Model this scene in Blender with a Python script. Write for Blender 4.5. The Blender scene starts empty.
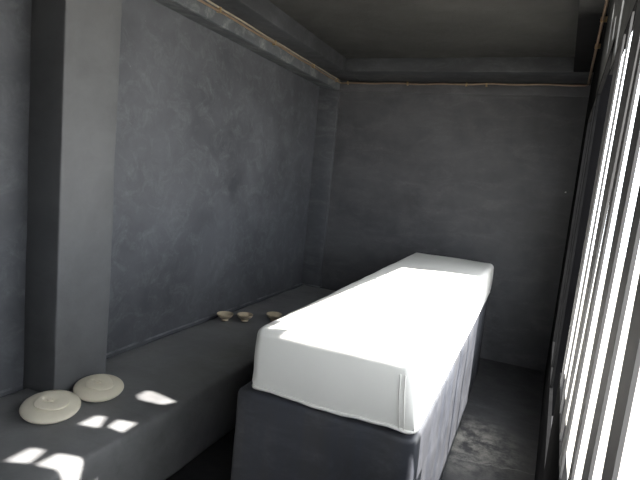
import bpy, bmesh, math, random
from mathutils import Vector, Matrix, noise as mnoise
random.seed(4)
C = bpy.context.scene.collection
# ------------------------------------------------------------------ helpers
def link(name, me, mat=None, parent=None):
    o = bpy.data.objects.new(name, me); C.objects.link(o)
    if mat is not None: me.materials.append(mat)
    if parent is not None: o.parent = parent
    return o
def from_bm(name, bm, mat, parent=None, smooth=False):
    bmesh.ops.recalc_face_normals(bm, faces=bm.faces)
    me = bpy.data.meshes.new(name); bm.to_mesh(me); bm.free()
    if smooth:
        for p in me.polygons: p.use_smooth = True
    return link(name, me, mat, parent)
def prism(bm, pts, vec):
    """closed solid: polygon pts (3D) swept by vec"""
    v = Vector(vec)
    a = [bm.verts.new(Vector(p)) for p in pts]; b = [bm.verts.new(Vector(p) + v) for p in pts]
    n = len(pts)
    bm.faces.new(a); bm.faces.new(list(reversed(b)))
    for i in range(n): bm.faces.new((a[i], b[i], b[(i+1) % n], a[(i+1) % n]))
def box(bm, x0, x1, y0, y1, z0, z1):
    prism(bm, [(x0,y0,z0),(x1,y0,z0),(x1,y1,z0),(x0,y1,z0)], (0,0,z1-z0))
def bevel(o, w, seg=3):
    m = o.modifiers.new('b', 'BEVEL'); m.width = w; m.segments = seg; m.limit_method = 'ANGLE'; m.angle_limit = .6
def wobbly_box(name, x0, x1, y0, y1, z0, z1, mat, r=.02, amp=.004, step=.06, parent=None):
    """hand-plastered block: rounded arrises and a slightly uneven surface"""
    bm = bmesh.new()
    bmesh.ops.create_cube(bm, size=1)
    for v in bm.verts: v.co = Vector(((x0+x1)/2 + v.co.x*(x1-x0), (y0+y1)/2 + v.co.y*(y1-y0), (z0+z1)/2 + v.co.z*(z1-z0)))
    for ax, (lo, hi) in enumerate(((x0,x1),(y0,y1),(z0,z1))):
        cuts = [lo + r*.3, lo + r, hi - r, hi - r*.3]
        n = max(1, int((hi-lo-2*r)/step))
        cuts += [lo + r + (hi-lo-2*r)*k/n for k in range(1, n)]
        no = Vector((0,0,0)); no[ax] = 1
        for c in sorted(cuts):
            co = Vector((0,0,0)); co[ax] = c
            bmesh.ops.bisect_plane(bm, geom=bm.verts[:]+bm.edges[:]+bm.faces[:], plane_co=co, plane_no=no)
    for v in bm.verts:
        p = v.co.copy(); q = Vector((min(max(p.x,x0+r),x1-r), min(max(p.y,y0+r),y1-r), min(max(p.z,z0+r),z1-r)))
        d = p - q
        if d.length > 1e-6:
            m = max(abs(d.x), abs(d.y), abs(d.z)); p = q + d.normalized()*m
            p += d.normalized()*amp*(mnoise.noise(v.co*5.5) + .5*mnoise.noise(v.co*14))
        v.co = p
    return from_bm(name, bm, mat, parent, smooth=True)
def tube(name, pts, r, mat, parent=None, n=10, closed=False):
    bm = bmesh.new(); rings = []; N = len(pts)
    pts = [Vector(p) for p in pts]
    for i, p in enumerate(pts):
        if closed: t = (pts[(i+1) % N] - pts[i-1]).normalized()
        else: t = (pts[min(i+1,N-1)] - pts[max(i-1,0)]).normalized()
        up = Vector((0,0,1)) if abs(t.z) < .9 else Vector((0,1,0))
        a = t.cross(up).normalized(); b = a.cross(t)
        rings.append([bm.verts.new(p + a*math.cos(2*math.pi*k/n)*r + b*math.sin(2*math.pi*k/n)*r) for k in range(n)])
    for i in range(N if closed else N-1):
        A, B = rings[i], rings[(i+1) % N]
        for k in range(n): bm.faces.new((A[k], A[(k+1) % n], B[(k+1) % n], B[k]))
    if not closed: bm.faces.new(rings[0]); bm.faces.new(rings[-1])
    return from_bm(name, bm, mat, parent, smooth=True)
def lathe(bm, prof, n=48, sx=1, sy=1, c=(0,0,0)):
    rings = []
    for r, z in prof:
        if r < 1e-5: rings.append([bm.verts.new((c[0], c[1], c[2]+z))])
        else: rings.append([bm.verts.new((c[0]+r*sx*math.cos(2*math.pi*k/n), c[1]+r*sy*math.sin(2*math.pi*k/n), c[2]+z)) for k in range(n)])
    for A, B in zip(rings, rings[1:]):
        for k in range(n):
            a, a2, b, b2 = A[k % len(A)], A[(k+1) % len(A)], B[k % len(B)], B[(k+1) % len(B)]
            f = [v for i, v in enumerate((a, a2, b2, b)) if v not in (a, a2, b2, b)[:i]]
            if len(f) > 2: bm.faces.new(f)
def thing(name, label, cat, loc=(0,0,0), group=None):
    o = bpy.data.objects.new(name, None); C.objects.link(o); o.location = loc; o.empty_display_size = .05
    tag(o, label, cat, group); return o
def tag(o, label, cat, group=None):
    o['label'] = label; o['category'] = cat
    if group: o['group'] = group
    return o
def struct(o): o['kind'] = 'structure'; return o

# ------------------------------------------------------------------ materials
class NT:
    def __init__(s, name):
        s.m = bpy.data.materials.new(name); s.m.use_nodes = True; s.t = s.m.node_tree
        s.b = s.t.nodes['Principled BSDF']; s.co = s.t.nodes.new('ShaderNodeTexCoord').outputs['Object']
    def n(s, kind, **kw):
        o = s.t.nodes.new(kind)
        for k, v in kw.items():
            if k in o.inputs: o.inputs[k].default_value = v
            else: setattr(o, k, v)
        return o
    def l(s, a, b): s.t.links.new(a, b)
    def noise(s, scale, detail=4, rough=.55, dist=0, vec=None):
        o = s.n('ShaderNodeTexNoise'); o.inputs['Scale'].default_value = scale; o.inputs['Detail'].default_value = detail
        o.inputs['Roughness'].default_value = rough; o.inputs['Distortion'].default_value = dist
        s.l(vec or s.co, o.inputs['Vector']); return o.outputs['Fac']
    def ramp(s, fac, stops):
        o = s.n('ShaderNodeValToRGB'); e = o.color_ramp.elements
        while len(e) < len(stops): e.new(.5)
        for q, (p, c) in zip(e, stops):
            q.position = p; q.color = (c, c, c, 1) if not isinstance(c, tuple) else (*c, 1)
        s.l(fac, o.inputs['Fac']); return o.outputs['Color']
    def mix(s, f, a, b, mode='MIX'):
        o = s.n('ShaderNodeMix', data_type='RGBA', blend_type=mode)
        for v, i in ((f, 0), (a, 6), (b, 7)):
            if isinstance(v, (int, float)): o.inputs[i].default_value = v
            elif isinstance(v, tuple): o.inputs[i].default_value = (*v, 1)
            else: s.l(v, o.inputs[i])
        return o.outputs[2]
    def mapping(s, scale=(1,1,1), rot=(0,0,0)):
        o = s.n('ShaderNodeMapping'); o.inputs['Scale'].default_value = scale; o.inputs['Rotation'].default_value = rot
        s.l(s.co, o.inputs['Vector']); return o.outputs['Vector']
    def math(s, op, a, b=0.):
        o = s.n('ShaderNodeMath', operation=op)
        for i, v in enumerate((a, b)):
            if isinstance(v, (int, float)): o.inputs[i].default_value = v
            else: s.l(v, o.inputs[i])
        return o.outputs[0]
    def bump(s, h, strength=.2, dist=.01):
        o = s.n('ShaderNodeBump'); o.inputs['Strength'].default_value = strength; o.inputs['Distance'].default_value = dist
        s.l(h, o.inputs['Height']); s.l(o.outputs['Normal'], s.b.inputs['Normal'])

def plaster(name, dark, light, rough=.5, dust=.5, dustcol=(.2,.2,.2), spec=.4, seed=0, extra=None, bump=.3):
    s = NT(name)
    loc = s.n('ShaderNodeMapping'); loc.inputs['Location'].default_value = (seed, seed*.7, seed*.3); s.l(s.co, loc.inputs['Vector'])
    V = loc.outputs['Vector']
    big = s.noise(1.6, 5, .6, .4, V); mid = s.noise(7, 6, .65, .3, V); fine = s.noise(60, 3, .6, 0, V)
    col = s.mix(s.ramp(big, [(.36, 0.), (.62, 1.)]), tuple(c*.82 for c in dark), tuple(c*1.08 for c in light))
    col = s.mix(.42, col, s.mix(mid, tuple(c*.4 for c in dark), tuple(c*1.7 for c in light)))
    # pale trowel smears and dusty bloom
    st = s.n('ShaderNodeMapping'); st.inputs['Scale'].default_value = (1.2, 3.2, 3.6); st.inputs['Rotation'].default_value = (.6, .2, .5); s.l(V, st.inputs['Vector'])
    smear = s.math('MULTIPLY', s.ramp(s.noise(2.6, 8, .72, .8, st.outputs['Vector']), [(.48, 0.), (.68, 1.)]), s.ramp(fine, [(.3, .3), (.7, 1.)]))
    col = s.mix(s.math('MULTIPLY', smear, dust), col, dustcol)
    # paint specks
    vo = s.n('ShaderNodeTexVoronoi'); vo.inputs['Scale'].default_value = 9; s.l(V, vo.inputs['Vector'])
    sp = s.math('MULTIPLY', s.math('LESS_THAN', vo.outputs['Distance'], .028), s.math('GREATER_THAN', mid, .56))
    col = s.mix(s.math('MULTIPLY', sp, .35), col, (.3,.3,.3))
    if extra: col = extra(s, col)
    s.l(col, s.b.inputs['Base Color'])
    s.l(s.ramp(mid, [(.3, max(0, rough-.1)), (.7, min(1, rough+.14))]), s.b.inputs['Roughness'])
    s.b.inputs['Specular IOR Level'].default_value = spec
    s.bump(s.math('ADD', s.math('MULTIPLY', mid, .9), s.math('MULTIPLY', fine, .12)), bump, .012)
    return s.m
def floor_marks(s, col):
    sep = s.n('ShaderNodeSeparateXYZ'); s.l(s.co, sep.inputs[0])
    wob = s.math('MULTIPLY', s.math('SUBTRACT', s.noise(9, 5, .7), .5), .10)
    ln = s.math('SUBTRACT', s.math('SUBTRACT', sep.outputs['Y'], s.math('MULTIPLY', sep.outputs['X'], .19)), 2.562)
    m = s.math('LESS_THAN', s.math('ABSOLUTE', s.math('ADD', ln, wob)), .005)
    col = s.mix(s.math('MULTIPLY', m, .55), col, (.16,.16,.155))
    # worn powdery patches beside the plinth
    d = s.n('ShaderNodeVectorMath', operation='DISTANCE'); s.l(s.co, d.inputs[0]); d.inputs[1].default_value = (-.2, 2.72, 0)
    p = s.math('MULTIPLY', s.ramp(d.outputs['Value'], [(.05, 1.), (.42, 0.)]), s.ramp(s.noise(11, 8, .75), [(.42, 0.), (.62, 1.)]))
    return s.mix(s.math('MULTIPLY', p, .8), col, (.32,.31,.28))
def bench_glow(s, col):
    # reflected glow painted onto the seat next to the couch
    mp = s.n('ShaderNodeMapping'); mp.inputs['Location'].default_value = (1.43, -2.22, -.34); s.l(s.co, mp.inputs['Vector'])
    sc = s.n('ShaderNodeVectorMath', operation='MULTIPLY'); s.l(mp.outputs['Vector'], sc.inputs[0]); sc.inputs[1].default_value = (4.2, 1.5, 3)
    ln = s.n('ShaderNodeVectorMath', operation='LENGTH'); s.l(sc.outputs['Vector'], ln.inputs[0])
    p = s.math('MULTIPLY', s.ramp(ln.outputs['Value'], [(.15, 1.), (1., 0.)]), s.ramp(s.noise(5, 6, .65, .5), [(.32, .15), (.62, 1.)]))
    return s.mix(s.math('MULTIPLY', p, .75), col, (.16,.155,.135))
def plinth_reflections(s, col):
    # reflections of the slats, painted in as tall vertical streaks
    v = s.mapping((1, 1, .06))
    return s.mix(s.math('MULTIPLY', s.ramp(s.noise(9, 5, .7, .2, v), [(.42, 0.), (.62, 1.)]), .45), col, (.048,.055,.075))
def head_light(s, col):
    # lit area above the slatted opening, painted in as a paler colour
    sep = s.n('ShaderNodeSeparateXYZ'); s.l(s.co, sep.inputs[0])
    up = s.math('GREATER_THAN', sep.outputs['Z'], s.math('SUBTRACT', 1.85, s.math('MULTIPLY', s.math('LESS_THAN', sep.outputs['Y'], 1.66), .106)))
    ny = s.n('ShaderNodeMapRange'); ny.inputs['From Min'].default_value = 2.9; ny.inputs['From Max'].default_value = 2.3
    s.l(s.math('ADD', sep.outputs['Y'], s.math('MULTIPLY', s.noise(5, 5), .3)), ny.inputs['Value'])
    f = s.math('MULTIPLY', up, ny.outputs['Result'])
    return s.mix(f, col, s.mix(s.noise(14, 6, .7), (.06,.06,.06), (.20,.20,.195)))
def wall_marks(s, col):
    # pale worn line where the wall meets the bench, and rubbed arrises
    sep = s.n('ShaderNodeSeparateXYZ'); s.l(s.co, sep.inputs[0])
    z = s.math('ABSOLUTE', s.math('SUBTRACT', sep.outputs['Z'], s.math('ADD', .342, s.math('MULTIPLY', s.noise(7, 5), .012))))
    f = s.math('MULTIPLY', s.math('LESS_THAN', z, .006), s.ramp(s.noise(6, 6, .7), [(.38, .0), (.6, .7)]))
    return s.mix(f, col, (.26,.27,.29))
M = {}
M['wall'] = plaster('dark_wall_plaster', (.055,.058,.067), (.096,.100,.112), .55, .6, (.17,.18,.19), extra=wall_marks)
M['back'] = plaster('dark_back_plaster', (.056,.056,.062), (.090,.091,.099), .55, .5, (.15,.15,.165), seed=3)
M['pil'] = plaster('grey_pilaster_plaster', (.088,.090,.095), (.116,.119,.124), .6, .25, (.16,.16,.165), seed=5)
M['lintel'] = plaster('scuffed_lintel_plaster', (.050,.055,.062), (.085,.092,.100), .55, .9, (.24,.25,.25), seed=7)
M['bench'] = plaster('bench_plaster', (.155,.156,.163), (.250,.251,.256), .40, .5, (.16,.16,.155), seed=9, extra=bench_glow)
M['floor'] = plaster('floor_plaster', (.030,.030,.033), (.052,.052,.055), .4, .5, (.11,.11,.11), seed=11, extra=floor_marks)
M['plinth'] = plaster('polished_plinth_plaster', (.038,.039,.044), (.062,.063,.070), .42, .6, (.13,.135,.15), spec=.35, seed=13, extra=plinth_reflections, bump=.03)
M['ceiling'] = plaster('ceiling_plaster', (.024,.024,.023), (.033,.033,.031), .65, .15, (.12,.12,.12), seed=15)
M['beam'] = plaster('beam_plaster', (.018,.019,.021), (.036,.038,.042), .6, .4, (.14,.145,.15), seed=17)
M['right'] = plaster('right_wall_plaster', (.007,.007,.0075), (.011,.011,.0115), .95, .15, (.04,.04,.04), spec=0, seed=19, extra=head_light)
M['outer'] = plaster('added_screen_black', (.0035,.0035,.004), (.005,.005,.0055), .95, .05, (.01,.01,.01), spec=0, seed=21)
M['ground'] = plaster('pale_ground', (.42,.40,.36), (.50,.48,.44), .9, .2, (.6,.58,.52), spec=.2, seed=23)

def simple(name, col, rough=.5, metal=0, spec=.5, var=.12, scale=20, bump=.1):
    s = NT(name); nz = s.noise(scale, 4, .6)
    c = s.mix(nz, tuple(x*(1-var) for x in col), tuple(min(1, x*(1+var)) for x in col))
    s.l(c, s.b.inputs['Base Color']); s.b.inputs['Roughness'].default_value = rough
    s.b.inputs['Metallic'].default_value = metal; s.b.inputs['Specular IOR Level'].default_value = spec
    s.bump(nz, bump, .004); return s.m
M['vinyl'] = simple('white_vinyl', (.86,.855,.82), .42, 0, .45, .02, 5, .15)
M['vinyl_seam'] = simple('white_piping', (.72,.71,.68), .5, 0, .4, .03, 30)
M['slat'] = simple('grey_slat_paint', (.10,.098,.10), .7, 0, .3, .2, 9)
M['copper'] = simple('copper_pipe', (.28,.20,.14), .45, .5, .5, .3, 30)
M['cable'] = simple('tan_cable', (.30,.26,.20), .6, 0, .4, .25, 40)
M['clip'] = simple('clip_metal', (.42,.30,.16), .4, .7, .5, .3, 60)
M['stone'] = simple('cream_stoneware', (.80,.74,.60), .5, 0, .4, .06, 25, .15)
M['stone2'] = simple('cream_stoneware_light', (.84,.78,.64), .5, 0, .4, .06, 25, .15)
M['bowl'] = simple('beige_bowl_clay', (.60,.51,.37), .6, 0, .35, .15, 40, .2)
M['fleck'] = simple('white_fleck', (.8,.8,.8), .5)

# ------------------------------------------------------------------ dimensions
W, WR, D, ZB, XB, ZC = -1.74, -1.93, 4.255, .3375, -1.2846, .633
YN = -1.0                                    # wall behind the viewer
def XR(y): return .261 + .04476*(y - D)      # inner face of the right wall
ZP, ZL, ZCE = 2.237, 2.10, 2.34
# ------------------------------------------------------------------ setting
bm = bmesh.new(); box(bm, -2.2, .34, YN-.2, D+.2, -.12, 0); struct(from_bm('floor', bm, M['floor']))
bm = bmesh.new(); box(bm, -2.2, WR, YN-.2, D+.2, 0, 2.5); struct(from_bm('wall_left', bm, M['wall']))
bm = bmesh.new(); box(bm, WR, .30, D, D+.2, 0, 2.5); struct(from_bm('wall_back', bm, M['back']))
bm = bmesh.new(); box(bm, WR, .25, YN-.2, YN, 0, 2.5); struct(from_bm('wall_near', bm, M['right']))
bm = bmesh.new(); box(bm, -2.2, .34, YN-.2, D+.2, ZCE, ZCE+.12); struct(from_bm('ceiling', bm, M['ceiling']))
# pilasters framing the recessed panel of the left wall
struct(wobbly_box('trim_1', WR-.03, W, 1.409, 1.689, ZB-.05, ZP, M['pil'], r=.008, amp=.003))
struct(wobbly_box('trim_2', WR-.03, W, 4.215, D+.05, ZB-.05, ZP, M['wall'], r=.006, amp=.002))
# lintel along the left wall, stepped near its lower edge
bm = bmesh.new(); yy = [YN + (D+.05-YN)*k/60 for k in range(61)]; rows = []
for y in yy:
    wv = .003*mnoise.noise(Vector((0, y*3, 0))); wz = .003*mnoise.noise(Vector((5, y*2.3, 0)))
    rows.append([bm.verts.new(p) for p in ((WR-.03,y,2.188+wz), (W-.012+wv,y,2.150+wz), (W-.002+wv,y,2.154+wz), (W+wv,y,2.164+wz), (W+wv*.5,y,ZP), (WR-.03,y,ZP))])
for A, B in zip(rows, rows[1:]):
    for k in range(6): bm.faces.new((A[k], A[(k+1) % 6], B[(k+1) % 6], B[k]))
bm.faces.new(rows[0]); bm.faces.new(rows[-1])
struct(from_bm('trim_3', bm, M['lintel']))
# lintel along the back wall
struct(wobbly_box('trim_4', W-.05, .30, D-.022, D+.05, 2.148, ZP, M['back'], r=.005, amp=.003, step=.12))
# ring beam under the ceiling
struct(wobbly_box('trim_5', -2.1, -1.555, YN, D+.05, ZP, ZCE+.05, M['beam'], r=.006, amp=.004, step=.12))
struct(wobbly_box('trim_6', -1.6, .30, 3.86, D+.05, ZP+.002, ZCE+.05, M['beam'], r=.006, amp=.004, step=.12))
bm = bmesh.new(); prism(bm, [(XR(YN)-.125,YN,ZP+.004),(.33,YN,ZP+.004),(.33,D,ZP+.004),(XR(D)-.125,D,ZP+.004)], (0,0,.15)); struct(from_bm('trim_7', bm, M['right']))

# right wall: sill, head and openings cut out of one slab (thickness t)
SUN = Vector((1, .30, 1.05))
t = .014
def rwall(name, y0, y1, z0, z1, bmq): prism(bmq, [(XR(y0),y0,z0),(XR(y0)+t,y0,z0),(XR(y1)+t,y1,z0),(XR(y1),y1,z0)], (0,0,z1-z0))
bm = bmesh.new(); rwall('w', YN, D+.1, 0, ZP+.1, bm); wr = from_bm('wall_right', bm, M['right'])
cut = bmesh.new()
def cutbox(y0, y1, z0, z1): box(cut, -.15, .6, y0, y1, z0, z1)
cutters = []
def add_cut(fn):
    b = bmesh.new(); fn(b); cutters.append(from_bm('c', b, None) if False else from_bm('c', b, M['right']))
add_cut(lambda b: box(b, -.2, .6, -.15, 1.70, .83, 1.74))        # slatted opening
add_cut(lambda b: box(b, -.2, .6, 1.78, 3.32, .50, 1.836))
add_cut(lambda b: box(b, -.2, .6, 1.69, 1.79, .50, 1.808))      # tall opening beyond it
# added slots, shaped back along the sun from the patches on the bench
ADDED_SLOTS = [
 [(-1.516,1.652,ZB),(-1.464,1.690,ZB),(-1.312,1.670,ZB),(-1.341,1.615,ZB),(-1.451,1.598,ZB)],
 [(-1.560,1.300,ZB),(-1.551,1.372,ZB),(-1.449,1.412,ZB),(-1.405,1.335,ZB)],
 [(-1.382,1.360,ZB),(-1.391,1.420,ZB),(-1.316,1.440,ZB),(-1.310,1.360,ZB)],
 [(-1.580,1.030,ZB),(-1.560,1.103,ZB),(-1.433,1.130,ZB),(-1.410,1.055,ZB),(-1.501,1.020,ZB)],
 [(-1.384,1.060,ZB),(-1.382,1.140,ZB),(-1.311,1.165,ZB),(-1.2846,1.165,.325),(-1.2846,1.150,.262),(-1.2846,1.085,.262),(-1.2846,1.079,.312)],
]
for pl in ADDED_SLOTS:
    b = bmesh.new()
    s0 = [Vector(p) + SUN*((-.06) - p[0]) for p in pl]
    prism(b, s0, SUN*.6); cutters.append(from_bm('c', b, M['right']))
for c in cutters:
    md = wr.modifiers.new('x', 'BOOLEAN'); md.operation = 'DIFFERENCE'; md.solver = 'EXACT'; md.object = c
dg = bpy.context.evaluated_depsgraph_get()
me = bpy.data.meshes.new_from_object(wr.evaluated_get(dg)); wr.modifiers.clear(); wr.data = me
for c in cutters: bpy.data.objects.remove(c)
struct(wr)
# added near-black wall blocking the bright view through the openings, and the pale ground out there
struct(wobbly_box('wall_added_screen', XR(3.4)+t-.005, .318, 3.40, 3.62, -.1, 2.3, M['outer'], r=.006, amp=.003, step=.2))
bm = bmesh.new(); box(bm, .341, 14, -9, 16, -.22, -.1); struct(from_bm('trim_8', bm, M['ground']))

# ------------------------------------------------------------------ masonry bench
bench = wobbly_box('bench', WR+.008, XB, YN+.006, D-.006, .001, ZB, M['bench'], r=.026, amp=.005, step=.07)
tag(bench, 'long dark grey plastered bench built along the left wall', 'bench')
# ------------------------------------------------------------------ treatment couch
pl = wobbly_box('couch_plinth', -.848, -.221, 1.394, 3.88, .004, ZC-.008, M['plinth'], r=.022, amp=.0018, step=.07)
tag(pl, 'dark grey polished plaster plinth under the white mattress', 'plinth')

def mattress():
    x0, x1, y0, y1, z0, z1, r = -.795, -.240, 1.405, 3.90, ZC, .852, .029
    bm = bmesh.new(); bmesh.ops.create_cube(bm, size=1)
    for v in bm.verts: v.co = Vector(((x0+x1)/2 + v.co.x*(x1-x0), (y0+y1)/2 + v.co.y*(y1-y0), (z0+z1)/2 + v.co.z*(z1-z0)))
    for ax, (lo, hi) in enumerate(((x0,x1),(y0,y1),(z0,z1))):
        cuts = [lo+r*.15, lo+r*.4, lo+r*.7, lo+r, hi-r, hi-r*.7, hi-r*.4, hi-r*.15]
        n = max(2, int((hi-lo-2*r)/.035)); cuts += [lo+r+(hi-lo-2*r)*k/n for k in range(1, n)]
        no = Vector((0,0,0)); no[ax] = 1
        for c in sorted(cuts):
            co = Vector((0,0,0)); co[ax] = c
            bmesh.ops.bisect_plane(bm, geom=bm.verts[:]+bm.edges[:]+bm.faces[:], plane_co=co, plane_no=no)
    for v in bm.verts:
        p = v.co.copy(); tz = (p.z-z0)/(z1-z0); ty = (p.y-y0)/(y1-y0); tx = (p.x-x0)/(x1-x0)
        rb = r if tz > .5 else .012
        q = Vector((min(max(p.x,x0+r),x1-r), min(max(p.y,y0+r),y1-r), min(max(p.z,z0+r),z1-r)))
        d = p - q
        if d.length > 1e-6:
            m = max(abs(d.x), abs(d.y), abs(d.z)); e = q + d.normalized()*m
            k = 1. if tz > .3 else .35
            e2 = e.lerp(p, 1-k) if tz < .3 else e
            n_ = d.normalized()
            puff = .006*math.sin(math.pi*tz)
            p = e2 + Vector((n_.x, n_.y, 0))*puff
            # soft creases of the cover
            p += n_*(.0045*mnoise.noise(v.co*4.2) + .002*mnoise.noise(v.co*11))
            if tz > .8:
                p.z += .004*math.sin(math.pi*tx)*math.sin(math.pi*ty)
        p.x += (tx)*( -.022*tz + .010*(1-tz))*(1-ty) + tx*.026*ty - (1-tx)*.026*ty
        p.z += .004*math.sin(p.x*16+.5)*(1-tz)*max(0, 1-6*ty)      # hem rides up and down a little along the front
        v.co = p
    return bm
mt = thing('mattress', 'long thick white vinyl mattress lying on the dark plinth', 'mattress', (0,0,0))
from_bm('mattress_cover', mattress(), M['vinyl'], mt, smooth=True)
# piping round the bottom edge
def pipe_pts():
    pts = []; x0, x1, y0, y1 = -.797, -.231, 1.402, 3.902; r = .03
    for cx, cy, a0 in ((x1-r,y0+r,-90),(x1-r,y1-r,0),(x0+r,y1-r,90),(x0+r,y0+r,180)):
        for k in range(7):
            a = math.radians(a0 + 15*k); pts.append((cx + r*math.cos(a), cy + r*math.sin(a)))
        nxt = {-90:(x1,y1-r), 0:(x0+r,y1), 90:(x0,y0+r), 180:(x1-r,y0)}[a0]; p0 = pts[-1]
        m = int(math.dist(p0, nxt)/.05)
        pts += [(p0[0]+(nxt[0]-p0[0])*k/m, p0[1]+(nxt[1]-p0[1])*k/m) for k in range(1, m)]
    return [(x + (.013 if x > -.5 else -.020)*(y-y0)/(y1-y0), y, ZC+.007+.004*math.sin(x*16+.5)*max(0, 1-(y-y0)*3)+.0015*math.sin(x*60+y*37)) for x, y in pts]
tube('piping', pipe_pts(), .0058, M['vinyl_seam'], mt, 8, closed=True)
for xs in (-.279, -.264):
    tube('stitched_seam', [(xs - .014*(k/8) + .001*math.sin(k), 1.3985 - .004*math.sin(math.pi*k/8), ZC+.014+.165*k/8) for k in range(9)], .0016, M['vinyl_seam'], mt, 6)

# ------------------------------------------------------------------ stoneware on the bench
def k0(R): return R/.105
def lidded_dish(label, loc, R, rot, mat):
    th = thing('lidded_dish', label, 'dish', loc, 'flat lidded dishes on the bench'); 
    th.rotation_euler = (Matrix.Rotation(math.radians(9), 3, Vector((.62, .78, 0))) @ Matrix.Rotation(rot, 3, 'Z')).to_euler(); th.location.z += .042*k0(R)*math.sin(math.radians(9))*.9
    k = R/.105; bm = bmesh.new()
    prof = [(0,0),(.050,0),(.068,.002),(.090,.009),(.1025,.018),(.1065,.0255),(.1068,.0285),(.1045,.033),(.096,.0395),(.084,.0450),(.066,.0500),(.040,.0530),(0,.053)]
    lathe(bm, [(a*k, b*.86) for a, b in prof], 64); from_bm('dish_body', bm, mat, th, smooth=True)
    # egg-shaped lid lying to one side of centre, with a sunken grip and a small ridge
    bm = bmesh.new(); n = 56; rings = []
    for r, z in ((.97,.040),(.97,.0495),(1.0,.0510),(1.0,.0560),(.975,.0575),(.90,.0582),(.60,.0586),(.42,.0584),(.33,.0565),(.24,.0535),(.08,.0525)):
        ring = []
        for j in range(n):
            a = 2*math.pi*j/n
            rr = .060*k*(1 + .11*math.cos(a-.3) + .07*math.cos(3*a+.4))*r
            if r < .5: rr = .060*k*r*(1+.25*math.cos(2*a))
            zz = z*.88 - .003*max(0, math.cos(a))*max(0, r-.6)/.4
            ring.append(bm.verts.new((rr*math.cos(a) - .003*k, rr*math.sin(a), zz)))
        rings.append(ring)
    for A, B in zip(rings, rings[1:]):
        for j in range(n): bm.faces.new((A[j], A[(j+1) % n], B[(j+1) % n], B[j]))
    bm.faces.new(rings[-1]); bm.faces.new(rings[0])
    lid = from_bm('lid', bm, mat, th, smooth=True)
    bm = bmesh.new()
    lathe(bm, [(0,.043),(.009,.043),(.0085,.0500),(.006,.0535),(.003,.0545),(0,.0546)], 20, 1.7, .75, (-.006*k, .002, 0))
    from_bm('grip', bm, mat, lid, smooth=True)
    return th
lidded_dish('flat round cream stoneware dish with lid, the nearer and larger one, on the bench', (-1.635, 1.312, ZB+.005), .106, .35, M['stone2'])
lidded_dish('flat round cream stoneware dish with lid, tucked behind the nearer one at the pilaster foot', (-1.622, 1.535, ZB+.005), .100, .25, M['stone'])

def bowl(label, loc, s=1., rot=0.):
    s *= 1.07
    th = thing('small_bowl', label, 'bowl', loc, 'small clay bowls on the bench'); th.rotation_euler = (0,0,rot)
    bm = bmesh.new()
    prof = [(0,.010),(.012,.010),(.030,.020),(.044,.032),(.049,.0425),(.0515,.044),(.053,.0425),(.052,.038),(.043,.024),(.026,.012),(.018,.009)]
    lathe(bm, [(a*s, b*s) for a, b in prof], 40); from_bm('bowl_cup', bm, M['bowl'], th, smooth=True)
    bm = bmesh.new(); lathe(bm, [(0,0),(.026,0),(.025,.004),(.021,.0115),(0,.0115)], 28); from_bm('foot', bm, M['bowl'], th, smooth=True)
bowl('small beige footed bowl on the bench, nearest the recessed wall', (-1.822, 2.785, ZB+.004))
bowl('small beige footed bowl, the middle of the row of three', (-1.712, 2.862, ZB+.004), .98, 1.)
bowl('small beige footed bowl partly hidden by the white mattress', (-1.565, 3.010, ZB+.004), 1.0, 2.)

# ------------------------------------------------------------------ slats of the opening
SL = [  # near y and far y at the sill, near y and far y at the head, wording
 (1.547, 1.597, 1.296, 1.470, 'grey leaning slat farthest from the viewer, at the dark end of the row'),
 (1.359, 1.386, 1.150, 1.164, 'very thin slat between the two narrowest slits of light'),
 (1.200, 1.236, .862, 1.048, 'dark grey slat, wide at the top, just nearer than the two thinnest slits of light'),
 (1.028, 1.100, .803, .840, 'grey slat on the far side of the first broad slit of light'),
 (.827, .860, .638, .742, 'grey slat between the first and second broad slits of light'),
 (.644, .709, .516, .558, 'wide pale grey slat second from the right edge of the photo'),
 (.488, .530, .417, .500, 'broad pale grey slat nearest the viewer, at the right edge'),
]
for i, (a, b, a2, b2, lab) in enumerate(SL):
    bm = bmesh.new(); th_ = .004; L_ = []
    for z, ya, yb in ((.828, a, b), (1.744, a2, b2)):
        L_.append([bm.verts.new(p) for p in ((XR(ya),ya,z),(XR(ya)+th_,ya,z),(XR(yb)+th_,yb,z),(XR(yb),yb,z))])
    A, B = L_; bm.faces.new(A); bm.faces.new(B)
    for k in range(4): bm.faces.new((A[k], A[(k+1) % 4], B[(k+1) % 4], B[k]))
    o = from_bm('slat', bm, M['slat']); tag(o, lab, 'slat', 'slats of the bright opening')
# two added uprights farther along, hidden from the doorway by the angle, put in to stripe the far end of the mattress
for y, lab in ((2.49, 'slim dark upright added in the far opening to shade the mattress, the nearer of two'), (2.81, 'slim dark upright added in the far opening to shade the mattress, the farther of two')):
    bm = bmesh.new(); box(bm, XR(y)+.002, XR(y)+.012, y-.014, y+.014, .502, 1.834)
    o = from_bm('added_upright', bm, M['right']); tag(o, lab, 'added_upright', 'added shading uprights in the far opening')

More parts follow.
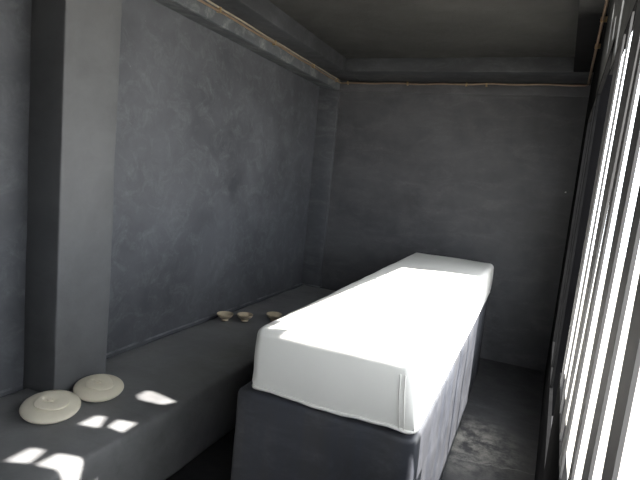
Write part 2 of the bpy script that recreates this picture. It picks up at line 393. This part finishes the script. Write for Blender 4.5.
# ------------------------------------------------------------------ pipes
def line(a, b, n=24, sag=.003, ax=2, ph=0):
    a, b = Vector(a), Vector(b); out = []
    for k in range(n+1):
        p = a.lerp(b, k/n); p[ax] += sag*math.sin(k*1.3+ph) + sag*.6*math.sin(k*.47+ph*2); out.append(tuple(p))
    return out
xp, yp = W+.016, D-.038
zb_ = ZP-.020
cp = line((xp,-.6,zb_), (xp,yp,zb_-.004), 40) + line((xp+.01,yp,zb_-.002), (XR(yp)-.035,yp,zb_+.012), 24)
cp += line((XR(yp)-.02,yp-.02,zb_+.012), (XR(.5)-.018,.5,zb_+.012), 30, .002)
pr = thing('copper_pipe', 'thin copper pipe clipped along the top of the walls under the ceiling', 'pipe', (0,0,0))
tube('pipe_run', cp, .0068, M['copper'], pr, 8)
cb = thing('cable', 'thin tan cable running just above the copper pipe on the left wall', 'cable', (0,0,0))
tube('cable_run', line((xp-.002,-.6,ZP-.003), (xp-.002,yp-.03,ZP-.004), 44, .0018, 2, 1.), .0052, M['cable'], cb, 8)
for y in (1.6, 2.36, 2.99, 3.62, 4.12):
    bm = bmesh.new(); box(bm, W-.002, xp+.0075, y-.006, y+.006, zb_-.010, ZP-.001); from_bm('clip', bm, M['clip'], pr)
for x in (-1.66, -1.12, -.634, -.479):
    bm = bmesh.new(); box(bm, x-.006, x+.006, yp-.0075, D-.018, zb_-.010, zb_+.016); from_bm('clip', bm, M['clip'], pr)
for y in (3.2, 2.75, 2.1):
    bm = bmesh.new(); box(bm, XR(y)-.028, XR(y)+.002, y-.007, y+.007, zb_+.002, zb_+.024); from_bm('clip', bm, M['clip'], pr)
# screw head on the back wall and two dabs of white paint on its lintel
bm = bmesh.new(); lathe(bm, [(0,0),(.006,0),(.005,.003),(0,.004)], 12)
o = from_bm('screw', bm, M['fleck']); o.rotation_euler = (math.pi/2,0,0); o.location = (.205, D-.0005, 1.433)
tag(o, 'tiny pale screw head in the dark back wall near the right corner', 'screw')

# ------------------------------------------------------------------ light
w = bpy.data.worlds.new('World'); bpy.context.scene.world = w; w.use_nodes = True
bg = w.node_tree.nodes['Background']; bg.inputs['Color'].default_value = (.93, .97, 1.0, 1); bg.inputs['Strength'].default_value = 6.0
sd = bpy.data.lights.new('sun', 'SUN'); sd.energy = 23; sd.angle = math.radians(.6); sd.color = (1, .96, .9)
so = bpy.data.objects.new('sun', sd); C.objects.link(so); so.rotation_euler = SUN.to_track_quat('Z', 'Y').to_euler()

# ------------------------------------------------------------------ camera
F = Vector((-.38609581, .9140155, -.12452186)); R_ = Vector((.91225271, .39835384, .09544216)); U_ = Vector((-.13683938, .07674558, .98761587))
cd = bpy.data.cameras.new('camera'); cd.sensor_width = 36; cd.lens = 494.28/640*36; cd.clip_start = .02
co = bpy.data.objects.new('camera', cd); C.objects.link(co)
m3 = Matrix((R_, U_, -F)).transposed(); co.matrix_world = Matrix.Translation((0, 0, 1.3636)) @ m3.to_4x4()
bpy.context.scene.camera = co
vs = bpy.context.scene.view_settings; vs.view_transform = 'Standard'; vs.look = 'None'; vs.exposure = 0
bpy.context.scene.cycles.max_bounces = 12; bpy.context.scene.cycles.diffuse_bounces = 8
